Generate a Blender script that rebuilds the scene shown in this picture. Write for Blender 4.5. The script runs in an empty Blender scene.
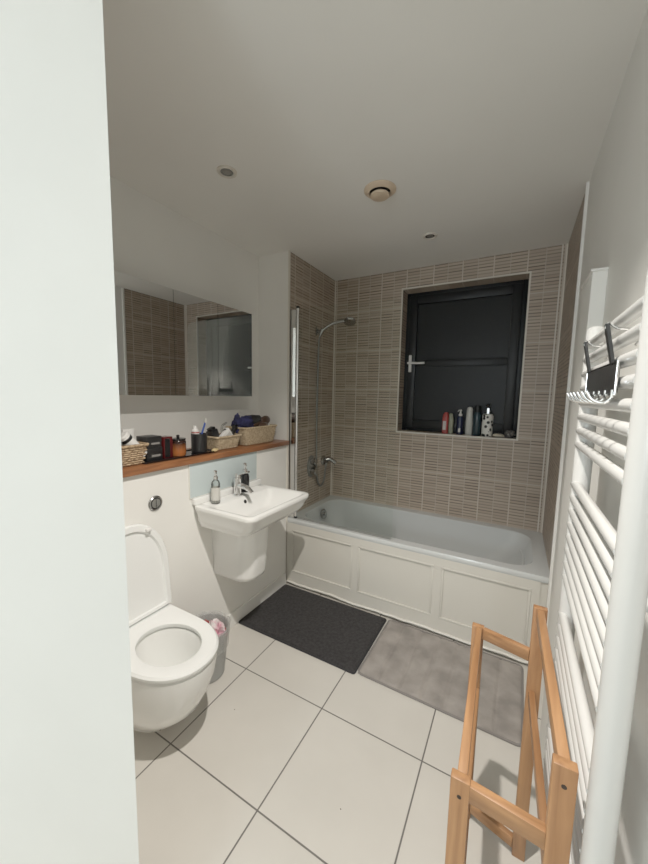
import bpy, bmesh, math, random
from mathutils import Vector, Matrix, noise
random.seed(7)
C = bpy.context.scene.collection
PI = math.pi
W, H = 1.7, 2.47            # room width, ceiling height

# ------------------------------------------------------------------ materials
def mat(name, col, rough=.5, metal=0., spec=.5, trans=0., ior=1.45, emit=None, coat=0.):
    m = bpy.data.materials.new(name); m.use_nodes = True
    b = m.node_tree.nodes['Principled BSDF']
    b.inputs['Base Color'].default_value = (*col, 1)
    b.inputs['Roughness'].default_value = rough
    b.inputs['Metallic'].default_value = metal
    b.inputs['Specular IOR Level'].default_value = spec
    b.inputs['Transmission Weight'].default_value = trans
    b.inputs['IOR'].default_value = ior
    b.inputs['Coat Weight'].default_value = coat
    if emit:
        b.inputs['Emission Color'].default_value = (*emit[:3], 1); b.inputs['Emission Strength'].default_value = emit[3]
    return m

def nt(m):
    return m.node_tree.nodes, m.node_tree.links, m.node_tree.nodes['Principled BSDF']

def mth(N, L, op, a, b=None, c=None):
    n = N.new('ShaderNodeMath'); n.operation = op
    for i, v in enumerate((a, b, c)):
        if v is None: continue
        if isinstance(v, (int, float)): n.inputs[i].default_value = v
        else: L.new(v, n.inputs[i])
    return n.outputs[0]

def mixc(N, L, f, a, b, blend='MIX'):
    n = N.new('ShaderNodeMix'); n.data_type = 'RGBA'; n.blend_type = blend
    if isinstance(f, (int, float)): n.inputs[0].default_value = f
    else: L.new(f, n.inputs[0])
    for i, v in ((6, a), (7, b)):
        if isinstance(v, tuple): n.inputs[i].default_value = (*v, 1)
        else: L.new(v, n.inputs[i])
    return n.outputs[2]

def noisy(m, c1, c2, scale=20, detail=4, bump=0., bscale=None, stretch=None, dist=.002, lo=.35, hi=.65):
    N, L, b = nt(m)
    tc = N.new('ShaderNodeTexCoord'); src = tc.outputs['Object']
    if stretch:
        mp = N.new('ShaderNodeMapping'); mp.inputs['Scale'].default_value = stretch
        L.new(src, mp.inputs[0]); src = mp.outputs[0]
    n = N.new('ShaderNodeTexNoise'); n.inputs['Scale'].default_value = scale; n.inputs['Detail'].default_value = detail
    L.new(src, n.inputs['Vector'])
    r = N.new('ShaderNodeMapRange'); r.inputs[1].default_value = lo; r.inputs[2].default_value = hi
    L.new(n.outputs['Fac'], r.inputs[0])
    L.new(mixc(N, L, r.outputs[0], c1, c2), b.inputs['Base Color'])
    if bump:
        n2 = n
        if bscale:
            n2 = N.new('ShaderNodeTexNoise'); n2.inputs['Scale'].default_value = bscale; n2.inputs['Detail'].default_value = 3
            L.new(src, n2.inputs['Vector'])
        bp = N.new('ShaderNodeBump'); bp.inputs['Strength'].default_value = bump; bp.inputs['Distance'].default_value = dist
        L.new(n2.outputs['Fac'], bp.inputs['Height']); L.new(bp.outputs[0], b.inputs['Normal'])
    return m

def floor_mat():
    m = mat('floor_tile', (.6, .58, .54), .32)
    N, L, b = nt(m)
    tc = N.new('ShaderNodeTexCoord'); s = N.new('ShaderNodeSeparateXYZ'); L.new(tc.outputs['Object'], s.inputs[0])
    ds = []; cells = []
    for out, off, size in ((s.outputs[0], .3116, .4653), (s.outputs[1], -1.5192, .4615)):
        u = mth(N, L, 'DIVIDE', mth(N, L, 'SUBTRACT', out, off), size)
        f = mth(N, L, 'FRACT', u)
        d = mth(N, L, 'MULTIPLY', mth(N, L, 'MINIMUM', f, mth(N, L, 'SUBTRACT', 1., f)), size)
        ds.append(d); cells.append(mth(N, L, 'FLOOR', u))
    d = mth(N, L, 'MINIMUM', ds[0], ds[1])
    g = N.new('ShaderNodeMapRange'); g.inputs[1].default_value = .0022; g.inputs[2].default_value = .0034; L.new(d, g.inputs[0])
    n = N.new('ShaderNodeTexNoise'); n.inputs['Scale'].default_value = 3.5; n.inputs['Detail'].default_value = 6
    L.new(tc.outputs['Object'], n.inputs['Vector'])
    tile = mixc(N, L, n.outputs['Fac'], (.66, .63, .58), (.53, .505, .46))
    cb = N.new('ShaderNodeCombineXYZ'); L.new(cells[0], cb.inputs[0]); L.new(cells[1], cb.inputs[1])
    wn = N.new('ShaderNodeTexWhiteNoise'); wn.noise_dimensions = '3D'; L.new(cb.outputs[0], wn.inputs['Vector'])
    tile = mixc(N, L, mth(N, L, 'MULTIPLY', wn.outputs['Value'], .2), tile, (.5, .48, .44))
    L.new(mixc(N, L, g.outputs[0], (.13, .12, .11), tile), b.inputs['Base Color'])
    rr = N.new('ShaderNodeMapRange'); rr.inputs[3].default_value = .8; rr.inputs[4].default_value = .3
    L.new(g.outputs[0], rr.inputs[0]); L.new(rr.outputs[0], b.inputs['Roughness'])
    bp = N.new('ShaderNodeBump'); bp.inputs['Strength'].default_value = .6; bp.inputs['Distance'].default_value = .002
    L.new(g.outputs[0], bp.inputs['Height']); L.new(bp.outputs[0], b.inputs['Normal'])
    return m

def wall_tile_mat(name, axis, off):
    """stacked narrow strip tiles: .104 columns, .022 strips, wide pale joints every .208 by .33"""
    m = mat(name, (.3, .25, .2), .42)
    N, L, b = nt(m)
    tc = N.new('ShaderNodeTexCoord'); s = N.new('ShaderNodeSeparateXYZ'); L.new(tc.outputs['Object'], s.inputs[0])
    u = mth(N, L, 'SUBTRACT', s.outputs[axis], off); v = mth(N, L, 'SUBTRACT', s.outputs[2], .860)
    def joint(c, size):
        q = mth(N, L, 'DIVIDE', c, size); f = mth(N, L, 'FRACT', q)
        return mth(N, L, 'MULTIPLY', mth(N, L, 'MINIMUM', f, mth(N, L, 'SUBTRACT', 1., f)), size), mth(N, L, 'FLOOR', q)
    du, _ = joint(u, .2082); dh, cu = joint(u, .1041); dv, _ = joint(v, .33); ds, cv = joint(v, .022)
    cb = N.new('ShaderNodeCombineXYZ'); L.new(cu, cb.inputs[0]); L.new(cv, cb.inputs[1])
    wn = N.new('ShaderNodeTexWhiteNoise'); wn.noise_dimensions = '3D'; L.new(cb.outputs[0], wn.inputs['Vector'])
    # groove identity: nearest joint index
    gi = mth(N, L, 'ROUND', mth(N, L, 'DIVIDE', v, .022))
    cb2 = N.new('ShaderNodeCombineXYZ'); L.new(cu, cb2.inputs[0]); L.new(gi, cb2.inputs[1]); cb2.inputs[2].default_value = 5.3
    wg = N.new('ShaderNodeTexWhiteNoise'); wg.noise_dimensions = '3D'; L.new(cb2.outputs[0], wg.inputs['Vector'])
    n = N.new('ShaderNodeTexNoise'); n.inputs['Scale'].default_value = 14; n.inputs['Detail'].default_value = 4
    L.new(tc.outputs['Object'], n.inputs['Vector'])
    base = mixc(N, L, wn.outputs['Value'], (.38, .30, .235), (.49, .40, .32))
    base = mixc(N, L, mth(N, L, 'MULTIPLY', n.outputs['Fac'], .35), base, (.36, .285, .225))
    def step(d, a, bb):
        r = N.new('ShaderNodeMapRange'); r.inputs[1].default_value = a; r.inputs[2].default_value = bb
        r.inputs[3].default_value = 1; r.inputs[4].default_value = 0; L.new(d, r.inputs[0]); return r.outputs[0]
    groove = step(ds, .0022, .005)
    gcol = mixc(N, L, mth(N, L, 'POWER', wg.outputs['Value'], .75), (.105, .08, .06), (.31, .26, .21))
    c = mixc(N, L, groove, base, gcol)
    half = step(dh, .002, .0038)
    c = mixc(N, L, mth(N, L, 'MULTIPLY', half, .75), c, (.46, .4, .335))
    maj = mth(N, L, 'MAXIMUM', step(du, .0028, .0046), mth(N, L, 'MULTIPLY', step(dv, .0028, .0046), .8))
    c = mixc(N, L, maj, c, (.54, .475, .40))
    L.new(c, b.inputs['Base Color'])
    bp = N.new('ShaderNodeBump'); bp.inputs['Strength'].default_value = .5; bp.inputs['Distance'].default_value = .002; bp.invert = True
    L.new(mth(N, L, 'MAXIMUM', groove, maj), bp.inputs['Height']); L.new(bp.outputs[0], b.inputs['Normal'])
    return m

def wood_mat(name, c1, c2, scale, axis, rough=.4):
    m = mat(name, c1, rough)
    st = [14, 14, 14]; st[axis] = 1.1
    N, L, b = nt(m)
    tc = N.new('ShaderNodeTexCoord'); mp = N.new('ShaderNodeMapping'); mp.inputs['Scale'].default_value = st
    L.new(tc.outputs['Object'], mp.inputs[0])
    n = N.new('ShaderNodeTexNoise'); n.inputs['Scale'].default_value = scale; n.inputs['Detail'].default_value = 6
    n.inputs['Distortion'].default_value = .6; L.new(mp.outputs[0], n.inputs['Vector'])
    r = N.new('ShaderNodeMapRange'); r.inputs[1].default_value = .33; r.inputs[2].default_value = .67; L.new(n.outputs['Fac'], r.inputs[0])
    L.new(mixc(N, L, r.outputs[0], c1, c2), b.inputs['Base Color'])
    bp = N.new('ShaderNodeBump'); bp.inputs['Strength'].default_value = .12; bp.inputs['Distance'].default_value = .001
    L.new(n.outputs['Fac'], bp.inputs['Height']); L.new(bp.outputs[0], b.inputs['Normal'])
    return m

def spot_mat():
    m = mat('cow_spots', (.75, .74, .7), .35)
    N, L, b = nt(m)
    tc = N.new('ShaderNodeTexCoord'); v = N.new('ShaderNodeTexVoronoi'); v.inputs['Scale'].default_value = 36
    L.new(tc.outputs['Object'], v.inputs['Vector'])
    L.new(mixc(N, L, mth(N, L, 'LESS_THAN', v.outputs['Distance'], .42), (.75, .74, .7), (.015, .015, .015)), b.inputs['Base Color'])
    return m

def amber_mat():
    m = mat('amber_gradient', (.3, .08, .02), .12)
    N, L, b = nt(m)
    tc = N.new('ShaderNodeTexCoord'); s = N.new('ShaderNodeSeparateXYZ'); L.new(tc.outputs['Object'], s.inputs[0])
    r = N.new('ShaderNodeMapRange'); r.inputs[1].default_value = .02; r.inputs[2].default_value = .07; L.new(s.outputs[2], r.inputs[0])
    L.new(mixc(N, L, r.outputs[0], (.42, .13, .035), (.02, .008, .006)), b.inputs['Base Color'])
    return m

def wave_glass(name, col):
    m = mat(name, col, .36, spec=.16)
    N, L, b = nt(m)
    tc = N.new('ShaderNodeTexCoord'); mp = N.new('ShaderNodeMapping'); mp.inputs['Scale'].default_value = (60, 60, 14)
    L.new(tc.outputs['Object'], mp.inputs[0])
    n = N.new('ShaderNodeTexNoise'); n.inputs['Scale'].default_value = 2.2; n.inputs['Detail'].default_value = 3
    L.new(mp.outputs[0], n.inputs['Vector'])
    bp = N.new('ShaderNodeBump'); bp.inputs['Strength'].default_value = .35; bp.inputs['Distance'].default_value = .003
    L.new(n.outputs['Fac'], bp.inputs['Height']); L.new(bp.outputs[0], b.inputs['Normal'])
    return m

def thin_glass(name, tint, gloss=1.):
    m = bpy.data.materials.new(name); m.use_nodes = True
    N, L = m.node_tree.nodes, m.node_tree.links
    N.remove(N['Principled BSDF']); out = N['Material Output']
    tr = N.new('ShaderNodeBsdfTransparent'); tr.inputs[0].default_value = (*tint, 1)
    gl = N.new('ShaderNodeBsdfGlossy'); gl.inputs['Roughness'].default_value = .03
    fr = N.new('ShaderNodeFresnel'); fr.inputs[0].default_value = 1.4
    mx = N.new('ShaderNodeMixShader'); L.new(mth(N, L, 'MULTIPLY', fr.outputs[0], gloss), mx.inputs[0]); L.new(tr.outputs[0], mx.inputs[1]); L.new(gl.outputs[0], mx.inputs[2])
    L.new(mx.outputs[0], out.inputs['Surface']); return m

def film(name, col, alpha):
    m = mat(name, col, .3); m.node_tree.nodes['Principled BSDF'].inputs['Alpha'].default_value = alpha; return m

MT = dict(
    wall=noisy(mat('white_paint', (.74, .735, .71), .6), (.81, .80, .765), (.79, .78, .745), 4, bump=.05, bscale=180, dist=.0005),
    ceil=noisy(mat('ceiling_paint', (.70, .69, .66), .8), (.82, .805, .765), (.80, .785, .745), 3),
    trim=mat('white_gloss_trim', (.78, .77, .74), .35),
    tile_trim=mat('pale_tile_trim', (.66, .62, .55), .4),
    floor=floor_mat(), tile_x=wall_tile_mat('strip_tile_back', 0, .0187), tile_y=wall_tile_mat('strip_tile_side', 1, -.01),
    ceramic=mat('white_ceramic', (.80, .80, .78), .09, coat=.3),
    acrylic=mat('bath_acrylic', (.56, .58, .58), .12),
    seat=mat('white_seat_plastic', (.80, .81, .80), .2),
    chrome=mat('chrome', (.78, .78, .78), .09, 1.),
    satin=mat('satin_chrome', (.36, .36, .355), .22, 1.),
    profile=mat('polished_profile', (.80, .80, .79), .07, 1.), hose=mat('braided_hose', (.20, .20, .195), .35, .6), mirror=mat('mirror_silver', (.80, .80, .79), .015, 1.),
    glass=thin_glass('clear_glass', (.972, .985, .975), .4),
    bottle=thin_glass('clear_plastic', (.93, .94, .93), .9),
    blue_glass=mat('pale_blue_glass', (.52, .60, .61), .12),
    black=mat('black_plastic', (.012, .012, .013), .35), gloss=mat('black_gloss', (.010, .010, .011), .12),
    frame=mat('charcoal_frame', (.008, .009, .010), .42, spec=.3), pane=wave_glass('obscured_night_glass', (.014, .015, .0155)),
    rad=mat('white_enamel', (.66, .66, .645), .25),
    wood=wood_mat('oiled_worktop', (.33, .13, .05), (.15, .052, .02), 3.2, 1, .38),
    oak=None, white=mat('white_plastic', (.75, .74, .72), .35), cream=mat('cream_plastic', (.60, .47, .34), .45),
    dark=mat('dark_gap', (.006, .006, .006), .7),
    matd=noisy(mat('dark_pile', (.03, .03, .033), .95), (.034, .032, .033), (.017, .016, .017), 60, 5, .9, 260, dist=.006),
    matg=noisy(mat('grey_velour', (.2, .18, .17), .9), (.33, .30, .275), (.215, .195, .18), 9, 6, .4, 220, dist=.003),
    matb=mat('grey_binding', (.19, .175, .165), .9), matdb=mat('black_binding', (.018, .018, .02), .9),
    wicker=noisy(mat('wicker', (.4, .28, .17), .7), (.52, .38, .23), (.25, .16, .09), 90, 3, .4, dist=.002),
    seagrass=noisy(mat('seagrass', (.45, .35, .23), .75), (.56, .45, .30), (.36, .27, .17), 80, 3, .4, dist=.002),
    lining=mat('basket_lining', (.18, .12, .07), .9),
    navy=noisy(mat('navy_cloth', (.012, .014, .06), .85), (.02, .022, .09), (.006, .007, .03), 30),
    blackcloth=noisy(mat('black_cloth', (.012, .012, .012), .85), (.02, .019, .018), (.006, .006, .006), 40),
    brown=mat('brown_plastic', (.06, .03, .018), .4), red=mat('red_plastic', (.36, .035, .03), .35),
    darkred=mat('dark_red_glass', (.075, .008, .009), .12), olive=mat('pale_green_plastic', (.25, .26, .18), .4),
    navyp=mat('navy_plastic', (.012, .018, .05), .3), teal=mat('teal_plastic', (.015, .035, .045), .22),
    shampoo=mat('white_bottle_plastic', (.5, .5, .47), .3), soap=mat('ivory_soap', (.60, .55, .44), .5),
    yellow=mat('pale_yellow_soap', (.55, .42, .2), .5), blue=mat('blue_plastic', (.03, .08, .35), .3),
    label=mat('pale_label', (.55, .54, .5), .6), greylab=mat('grey_print', (.22, .21, .2), .6),
    loofah=noisy(mat('grey_scrunch', (.1, .1, .1), .9), (.14, .13, .12), (.05, .05, .05), 60, bump=.6),
    bin=film('frosted_bin_plastic', (.42, .43, .42), .62), bag=film('thin_clear_bag', (.5, .51, .5), .38),
    pinkp=noisy(mat('pink_wrapper', (.7, .45, .5), .5), (.75, .70, .70), (.62, .22, .32), 25), tissue=mat('white_tissue', (.75, .73, .71), .8),
    redp=mat('red_wrapper', (.32, .03, .03), .4), spots=spot_mat(), amber=amber_mat(), water=mat('pan_water', (.55, .60, .58), .03),
    sealant=mat('white_sealant', (.74, .72, .67), .4), panel=mat('bath_panel_white', (.61, .59, .535), .38),
    hole=mat('plug_hole', (.03, .018, .012), .6), lens=mat('lamp_lens', (.25, .24, .22), .15), leaf=mat('dry_brown', (.05, .022, .012), .8),
    leather=noisy(mat('black_leather', (.012, .012, .012), .5), (.016, .016, .016), (.008, .008, .008), 120, bump=.2),
)
for i, ax in enumerate('xyz'):
    MT['oak_' + ax] = wood_mat('oak_' + ax, (.42, .215, .095), (.25, .115, .047), 2.6, i, .42)

# ------------------------------------------------------------------ mesh helpers
def B(): return bmesh.new()

def box(bm, x0, x1, y0, y1, z0, z1, bev=0., seg=2, rot=None, piv=None):
    r = bmesh.ops.create_cube(bm, size=1.)
    vs = r['verts']
    for v in vs:
        v.co = Vector(((x0 + x1) / 2 + v.co.x * (x1 - x0), (y0 + y1) / 2 + v.co.y * (y1 - y0), (z0 + z1) / 2 + v.co.z * (z1 - z0)))
    if bev:
        es = list({e for v in vs for e in v.link_edges})
        rr = bmesh.ops.bevel(bm, geom=es, offset=bev, segments=seg, profile=.5, affect='EDGES', clamp_overlap=True)
        vs = list({v for f in rr['faces'] for v in f.verts} | {v for v in vs if v.is_valid})
    if rot is not None:
        p = Vector(piv) if piv else Vector(((x0 + x1) / 2, (y0 + y1) / 2, (z0 + z1) / 2))
        for v in vs: v.co = rot @ (v.co - p) + p
    return vs

def loft(bm, rings, cap0=True, cap1=True, closed=True):
    R = [[bm.verts.new(p) for p in ring] for ring in rings]
    n = len(R[0])
    for a, b in zip(R, R[1:]):
        for i in range(n if closed else n - 1):
            j = (i + 1) % n
            try: bm.faces.new((a[i], a[j], b[j], b[i]))
            except ValueError: pass
    if cap0: bm.faces.new(list(reversed(R[0])))
    if cap1: bm.faces.new(R[-1])
    return R

def rrect(cx, cy, hx, hy, r, z, k=6):
    pts = []
    r = min(r, hx - 1e-4, hy - 1e-4)
    for q, (sx, sy) in enumerate(((1, 1), (-1, 1), (-1, -1), (1, -1))):
        for i in range(k + 1):
            a = PI / 2 * (q + i / k)
            pts.append((cx + sx * (hx - r) + r * math.cos(a), cy + sy * (hy - r) + r * math.sin(a), z))
    return pts

def lathe(bm, prof, c=(0, 0, 0), n=24, mtx=None, cap=True, sy=1.):
    rings = []
    for r, z in prof:
        ring = []
        for i in range(n):
            a = 2 * PI * i / n
            p = Vector((r * math.cos(a), r * sy * math.sin(a), z))
            if mtx is not None: p = mtx @ p
            ring.append(p + Vector(c))
        rings.append(ring)
    return loft(bm, rings, cap, cap)

def tube(bm, pts, r, n=10, cap=True):
    pts = [Vector(p) for p in pts]
    rs = r if isinstance(r, (list, tuple)) else [r] * len(pts)
    t0 = (pts[1] - pts[0]).normalized()
    ref = Vector((0, 0, 1)) if abs(t0.z) < .9 else Vector((1, 0, 0))
    nrm = t0.cross(ref).normalized(); rings = []
    for i, p in enumerate(pts):
        t = (pts[min(i + 1, len(pts) - 1)] - pts[max(i - 1, 0)]).normalized()
        nrm = (nrm - t * nrm.dot(t)).normalized(); bn = t.cross(nrm)
        rings.append([p + (nrm * math.cos(2 * PI * k / n) + bn * math.sin(2 * PI * k / n)) * rs[i] for k in range(n)])
    loft(bm, rings, cap, cap)

def smooth_path(pts, k=8):
    P = [Vector(p) for p in pts]; P = [P[0] * 2 - P[1]] + P + [P[-1] * 2 - P[-2]]; out = []
    for i in range(1, len(P) - 2):
        for j in range(k):
            t = j / k; a, b, c, d = P[i - 1:i + 3]
            out.append(.5 * ((2 * b) + (c - a) * t + (2 * a - 5 * b + 4 * c - d) * t * t + (3 * b - a - 3 * c + d) * t ** 3))
    out.append(P[-2]); return out

def lump(bm, c, s, amp=.3, freq=2., seed=0., sub=3, flat=None):
    r = bmesh.ops.create_icosphere(bm, subdivisions=sub, radius=1.)
    for v in r['verts']:
        d = 1 + amp * noise.noise(v.co * freq + Vector((seed, seed * 1.7, -seed))) + amp * .5 * noise.noise(v.co * freq * 2.3 + Vector((seed, 3, 1)))
        p = v.co * d
        v.co = Vector((c[0] + p.x * s[0], c[1] + p.y * s[1], c[2] + p.z * s[2]))
        if flat is not None and v.co.z < flat: v.co.z = flat

ORG = {}
def obj(name, bm, m, parent=None, smooth=True, loc=None, ang=35):
    """link a bmesh (world coordinates) as one object; origin at loc, or at its thing's base"""
    org = Vector(loc) if loc is not None else (ORG[parent.name] if parent is not None else Vector((0, 0, 0)))
    bmesh.ops.recalc_face_normals(bm, faces=bm.faces)
    bmesh.ops.translate(bm, verts=bm.verts, vec=-org)
    me = bpy.data.meshes.new(name); bm.to_mesh(me); bm.free()
    if smooth:
        for p in me.polygons: p.use_smooth = True
        me.set_sharp_from_angle(angle=math.radians(ang))
    me.materials.append(MT[m] if isinstance(m, str) else m)
    o = bpy.data.objects.new(name, me); C.objects.link(o)
    if parent is not None:
        o.parent = parent; o.location = org - ORG[parent.name]
    else: o.location = org
    ORG[o.name] = org
    return o

def thing(name, label, cat, loc, group=None):
    o = bpy.data.objects.new(name, None); C.objects.link(o); o.location = loc; o.empty_display_size = .05
    o['label'] = label; o['category'] = cat
    if group: o['group'] = group
    ORG[o.name] = Vector(loc); return o

def tag(o, label, cat, group=None):
    o['label'] = label; o['category'] = cat
    if group: o['group'] = group
    return o

def struct(name, bm, m, parent=None, smooth=False, label=None):
    o = obj(name, bm, m, parent, smooth)
    if parent is None:
        o['kind'] = 'structure'
        if label: o['label'] = label
    return o

def bx(*a, **k):
    b = B(); box(b, *a, **k); return b

# ------------------------------------------------------------------ room shell
XR = -.27                                         # back of the recess above the ledge
struct('floor', bx(-.45, 1.8, -5.6, .3, -.06, 0), 'floor', label='large pale square floor tiles with grey joints')
struct('ceiling', bx(-.45, 1.8, -5.6, .4, H, H + .08), 'ceil', label='plain matt white ceiling')
WX0, WX1, WZ0, WZ1 = .616, 1.491, 1.177, 2.317    # window opening
b = B()
for a in ((-.2, WX0, 0, .25, 0, H), (WX1, 1.8, 0, .25, 0, H), (WX0, WX1, 0, .25, 0, WZ0), (WX0, WX1, 0, .25, WZ1, H)): box(b, *a)
struct('wall_back', b, 'tile_x', label='beige strip-tiled wall behind the bath, around the window')
struct('wall_left_bath', bx(-.2, 0, -.71, 0, 0, H), 'tile_y', label='beige strip-tiled side wall carrying the shower')
b = B(); box(b, XR - .08, .0, -.72, -.712, 0, H); box(b, XR - .08, -.2, -.712, 0, 0, H)
struct('wall_left_return', b, 'wall', label='white return wall at the end of the wooden ledge')
struct('wall_left', bx(XR - .08, XR, -2.4, -.72, 0, H), 'wall', label='white wall above the wooden ledge')
struct('wall_left_lower', bx(XR, 0, -2.4, -.72, 0, 1.09), 'wall', label='white boxed-out wall behind toilet and basin')
struct('wall_right', bx(W, W + .1, -5.6, 0, 0, H), 'wall', label='white wall behind the towel radiator')
struct('wall_right_bath', bx(W - .004, W, -.715, 0, .5, H), 'tile_y', label='beige tiled strip of the right wall by the bath')
struct('wall_hall_left', bx(-.45, -.35, -5.6, -2.4, 0, H), 'wall', label='hall wall beside the doorway')
b = B(); loft(b, [[(.77, -2.4, z), (-.35, -2.4, z), (-.35, -2.94, z)] for z in (0, H)])
struct('wall_front', b, 'wall', label='plain white wall filling the left edge of the photo')
struct('wall_hall', bx(-.35, W, -5.6, -5.52, 0, H), 'wall', label='wall behind the camera')
# trims
b = B(); box(b, -.002, .009, -.722, -.708, .0, H); struct('trim_1', b, 'tile_trim')
b = B(); box(b, W - .012, W, -.732, -.715, 0, H); struct('trim_2', b, 'trim')
b = B(); box(b, 0, .007, -.006, 0, .52, H); struct('trim_3', b, 'tile_trim')
b = B(); box(b, W - .036, W - .028, -.005, 0, .52, H); box(b, W - .012, W - .004, -.005, 0, .52, H); struct('trim_4', b, 'tile_trim')
t = .011                                          # pale trim around the window opening
b = B()
for a in ((WX0 - t, WX0, WZ0 - t, WZ1 + t), (WX1, WX1 + t, WZ0 - t, WZ1 + t), (WX0, WX1, WZ0 - t, WZ0), (WX0, WX1, WZ1, WZ1 + t)):
    box(b, a[0], a[1], -.004, .01, a[2], a[3])
struct('trim_5', b, 'tile_trim', label='pale tile trim around the window opening')
b = B(); box(b, 0, .014, -2.4, -.735, 0, .095, bev=.004); struct('baseboard_left', b, 'trim', label='white skirting board below the basin')
# shallow boxing on the right wall, behind the radiator end
b = B(); box(b, 1.659, W, -1.39, -1.19, 0, 1.873, bev=.003)
struct('trim_6', b, 'wall', label='shallow white boxed pilaster on the right wall behind the radiator')
b = B(); box(b, 1.654, W, -1.393, -1.185, 1.873, 1.881, bev=.002); struct('trim_7', b, 'trim')

# window
WY = .125
w = thing('window_1', 'black framed obscured-glass window above the bath, dark outside', 'window', ((WX0 + WX1) / 2, WY, WZ0))
w['kind'] = 'structure'
def rect_frame(x0, x1, z0, z1, wd, y0, y1, bev=.004):
    b = B()
    box(b, x0, x0 + wd, y0, y1, z0, z1, bev=bev); box(b, x1 - wd, x1, y0, y1, z0, z1, bev=bev)
    box(b, x0 + wd, x1 - wd, y0, y1, z0, z0 + wd, bev=bev); box(b, x0 + wd, x1 - wd, y0, y1, z1 - wd, z1, bev=bev); return b
obj('outer_frame', rect_frame(WX0, WX1, WZ0, WZ1, .035, WY, WY + .07), 'frame', w)
sash = obj('sash', rect_frame(WX0 + .03, WX1 - .03, WZ0 + .03, WZ1 - .03, .066, WY - .02, WY + .05), 'frame', w)
GX0, GX1, GZ0, GZ1 = WX0 + .094, WX1 - .094, WZ0 + .094, WZ1 - .094
ZM = 1.742
obj('glazing_bar', bx(GX0, GX1, WY - .008, WY + .04, ZM - .028, ZM + .028, bev=.004), 'frame', sash)
obj('pane', bx(GX0, GX1, WY + .01, WY + .02, ZM + .02, GZ1), 'pane', sash)
obj('pane', bx(GX0, GX1, WY + .01, WY + .02, GZ0, ZM - .02), 'pane', sash)
b = B(); hx = WX0 + .055
box(b, hx - .012, hx + .012, WY - .032, WY - .019, 1.67, 1.81, bev=.005)
lathe(b, [(.012, 0), (.012, .03)], (hx, WY - .03, 1.742), 14, Matrix.Rotation(PI / 2, 3, 'X'))
tube(b, smooth_path([(hx - .012, WY - .06, 1.742), (hx + .02, WY - .063, 1.742), (hx + .07, WY - .06, 1.74), (hx + .125, WY - .055, 1.741)]), .0085, 10)
obj('window_handle', b, 'white', w)

# ceiling fittings
def downlight(x, y, label):
    t = thing('recessed_downlight', label, 'ceiling light', (x, y, H), 'ceiling downlights')
    b = B(); lathe(b, [(.026, 0), (.045, 0), (.044, -.006), (.036, -.009), (.028, -.004), (.026, 0)], (x, y, H), 32, cap=False); obj('bezel', b, 'tile_trim', t)
    b = B(); lathe(b, [(.028, -.0005), (.026, -.003), (.012, -.004)], (x, y, H), 24); obj('lamp', b, 'lens', t)
    b = B(); lathe(b, [(.0285, -.0015), (.0285, -.0052), (.022, -.0052), (.022, -.0015)], (x, y, H), 24, cap=False); obj('inner_ring', b, 'satin', t)
downlight(.247, -1.562, 'small round ceiling downlight above the toilet side, nearer the mirror')
downlight(.929, -.511, 'small round ceiling downlight above the bath, in front of the window')
t = thing('extractor_vent', 'round cream ceiling air valve between the two downlights', 'vent', (.819, -1.113, H))
b = B(); lathe(b, [(.050, -.001), (.078, -.001), (.078, -.006), (.068, -.014), (.054, -.018), (.050, -.010)], (.819, -1.113, H), 40, cap=False); obj('vent_ring', b, 'cream', t)
b = B(); lathe(b, [(.052, -.0015), (.050, -.006), (.02, -.008)], (.819, -1.113, H), 32); obj('vent_throat', b, 'dark', t)
b = B(); lathe(b, [(.01, -.008), (.01, -.02), (.040, -.02), (.046, -.026), (.044, -.034), (.03, -.038), (.01, -.039)], (.819, -1.113, H), 40); obj('vent_disc', b, 'cream', t)

# ------------------------------------------------------------------ bath
t = thing('bathtub', 'white fitted bathtub with moulded front panel along the tiled back wall', 'bathtub', (.85, -.36, 0))
b = B(); hb = .528
rings = [rrect(.85, -.3625, .845, .3575, .02, .494), rrect(.85, -.3625, .849, .3605, .02, .500), rrect(.85, -.3625, .849, .3605, .02, .518),
         rrect(.85, -.3625, .845, .3565, .02, hb), rrect(.845, -.365, .778, .288, .13, hb), rrect(.845, -.365, .772, .282, .125, hb - .006),
         rrect(.835, -.365, .755, .274, .12, .46), rrect(.80, -.365, .70, .264, .11, .34), rrect(.76, -.365, .63, .25, .14, .22),
         rrect(.72, -.365, .54, .22, .12, .155), rrect(.71, -.365, .48, .17, .1, .142)]
# lean the right (head) end back further
def lean(ring, k):
    return [(x + (k * max(0, (x - 1.0)) if k else 0), y, z) for x, y, z in ring]
rings = rings[:6] + [lean(r_, k) for r_, k in zip(rings[6:], (.0, -.06, -.1, -.12, -.12))]
loft(b, rings, False, True)
obj('tub', b, 'acrylic', t, ang=30)
b = B(); MX = Matrix.Rotation(PI / 2, 3, 'Y') @ Matrix.Identity(3)
lathe(b, [(.044, -.006), (.044, .005), (.037, .012), (.015, .013), (.013, .024), (.005, .026)], (.098, -.31, .452), 24, Matrix.Rotation(math.radians(78), 3, 'Y'))
obj('overflow', b, 'satin', t)
# headrest grip dimple at the right end: a shallow raised crescent
b = B(); tube(b, smooth_path([(1.50, -.60, .47), (1.565, -.52, .47), (1.578, -.40, .47), (1.565, -.27, .47)]), [.006] * 25, 8); obj('headrest_ridge', b, 'acrylic', t)

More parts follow.
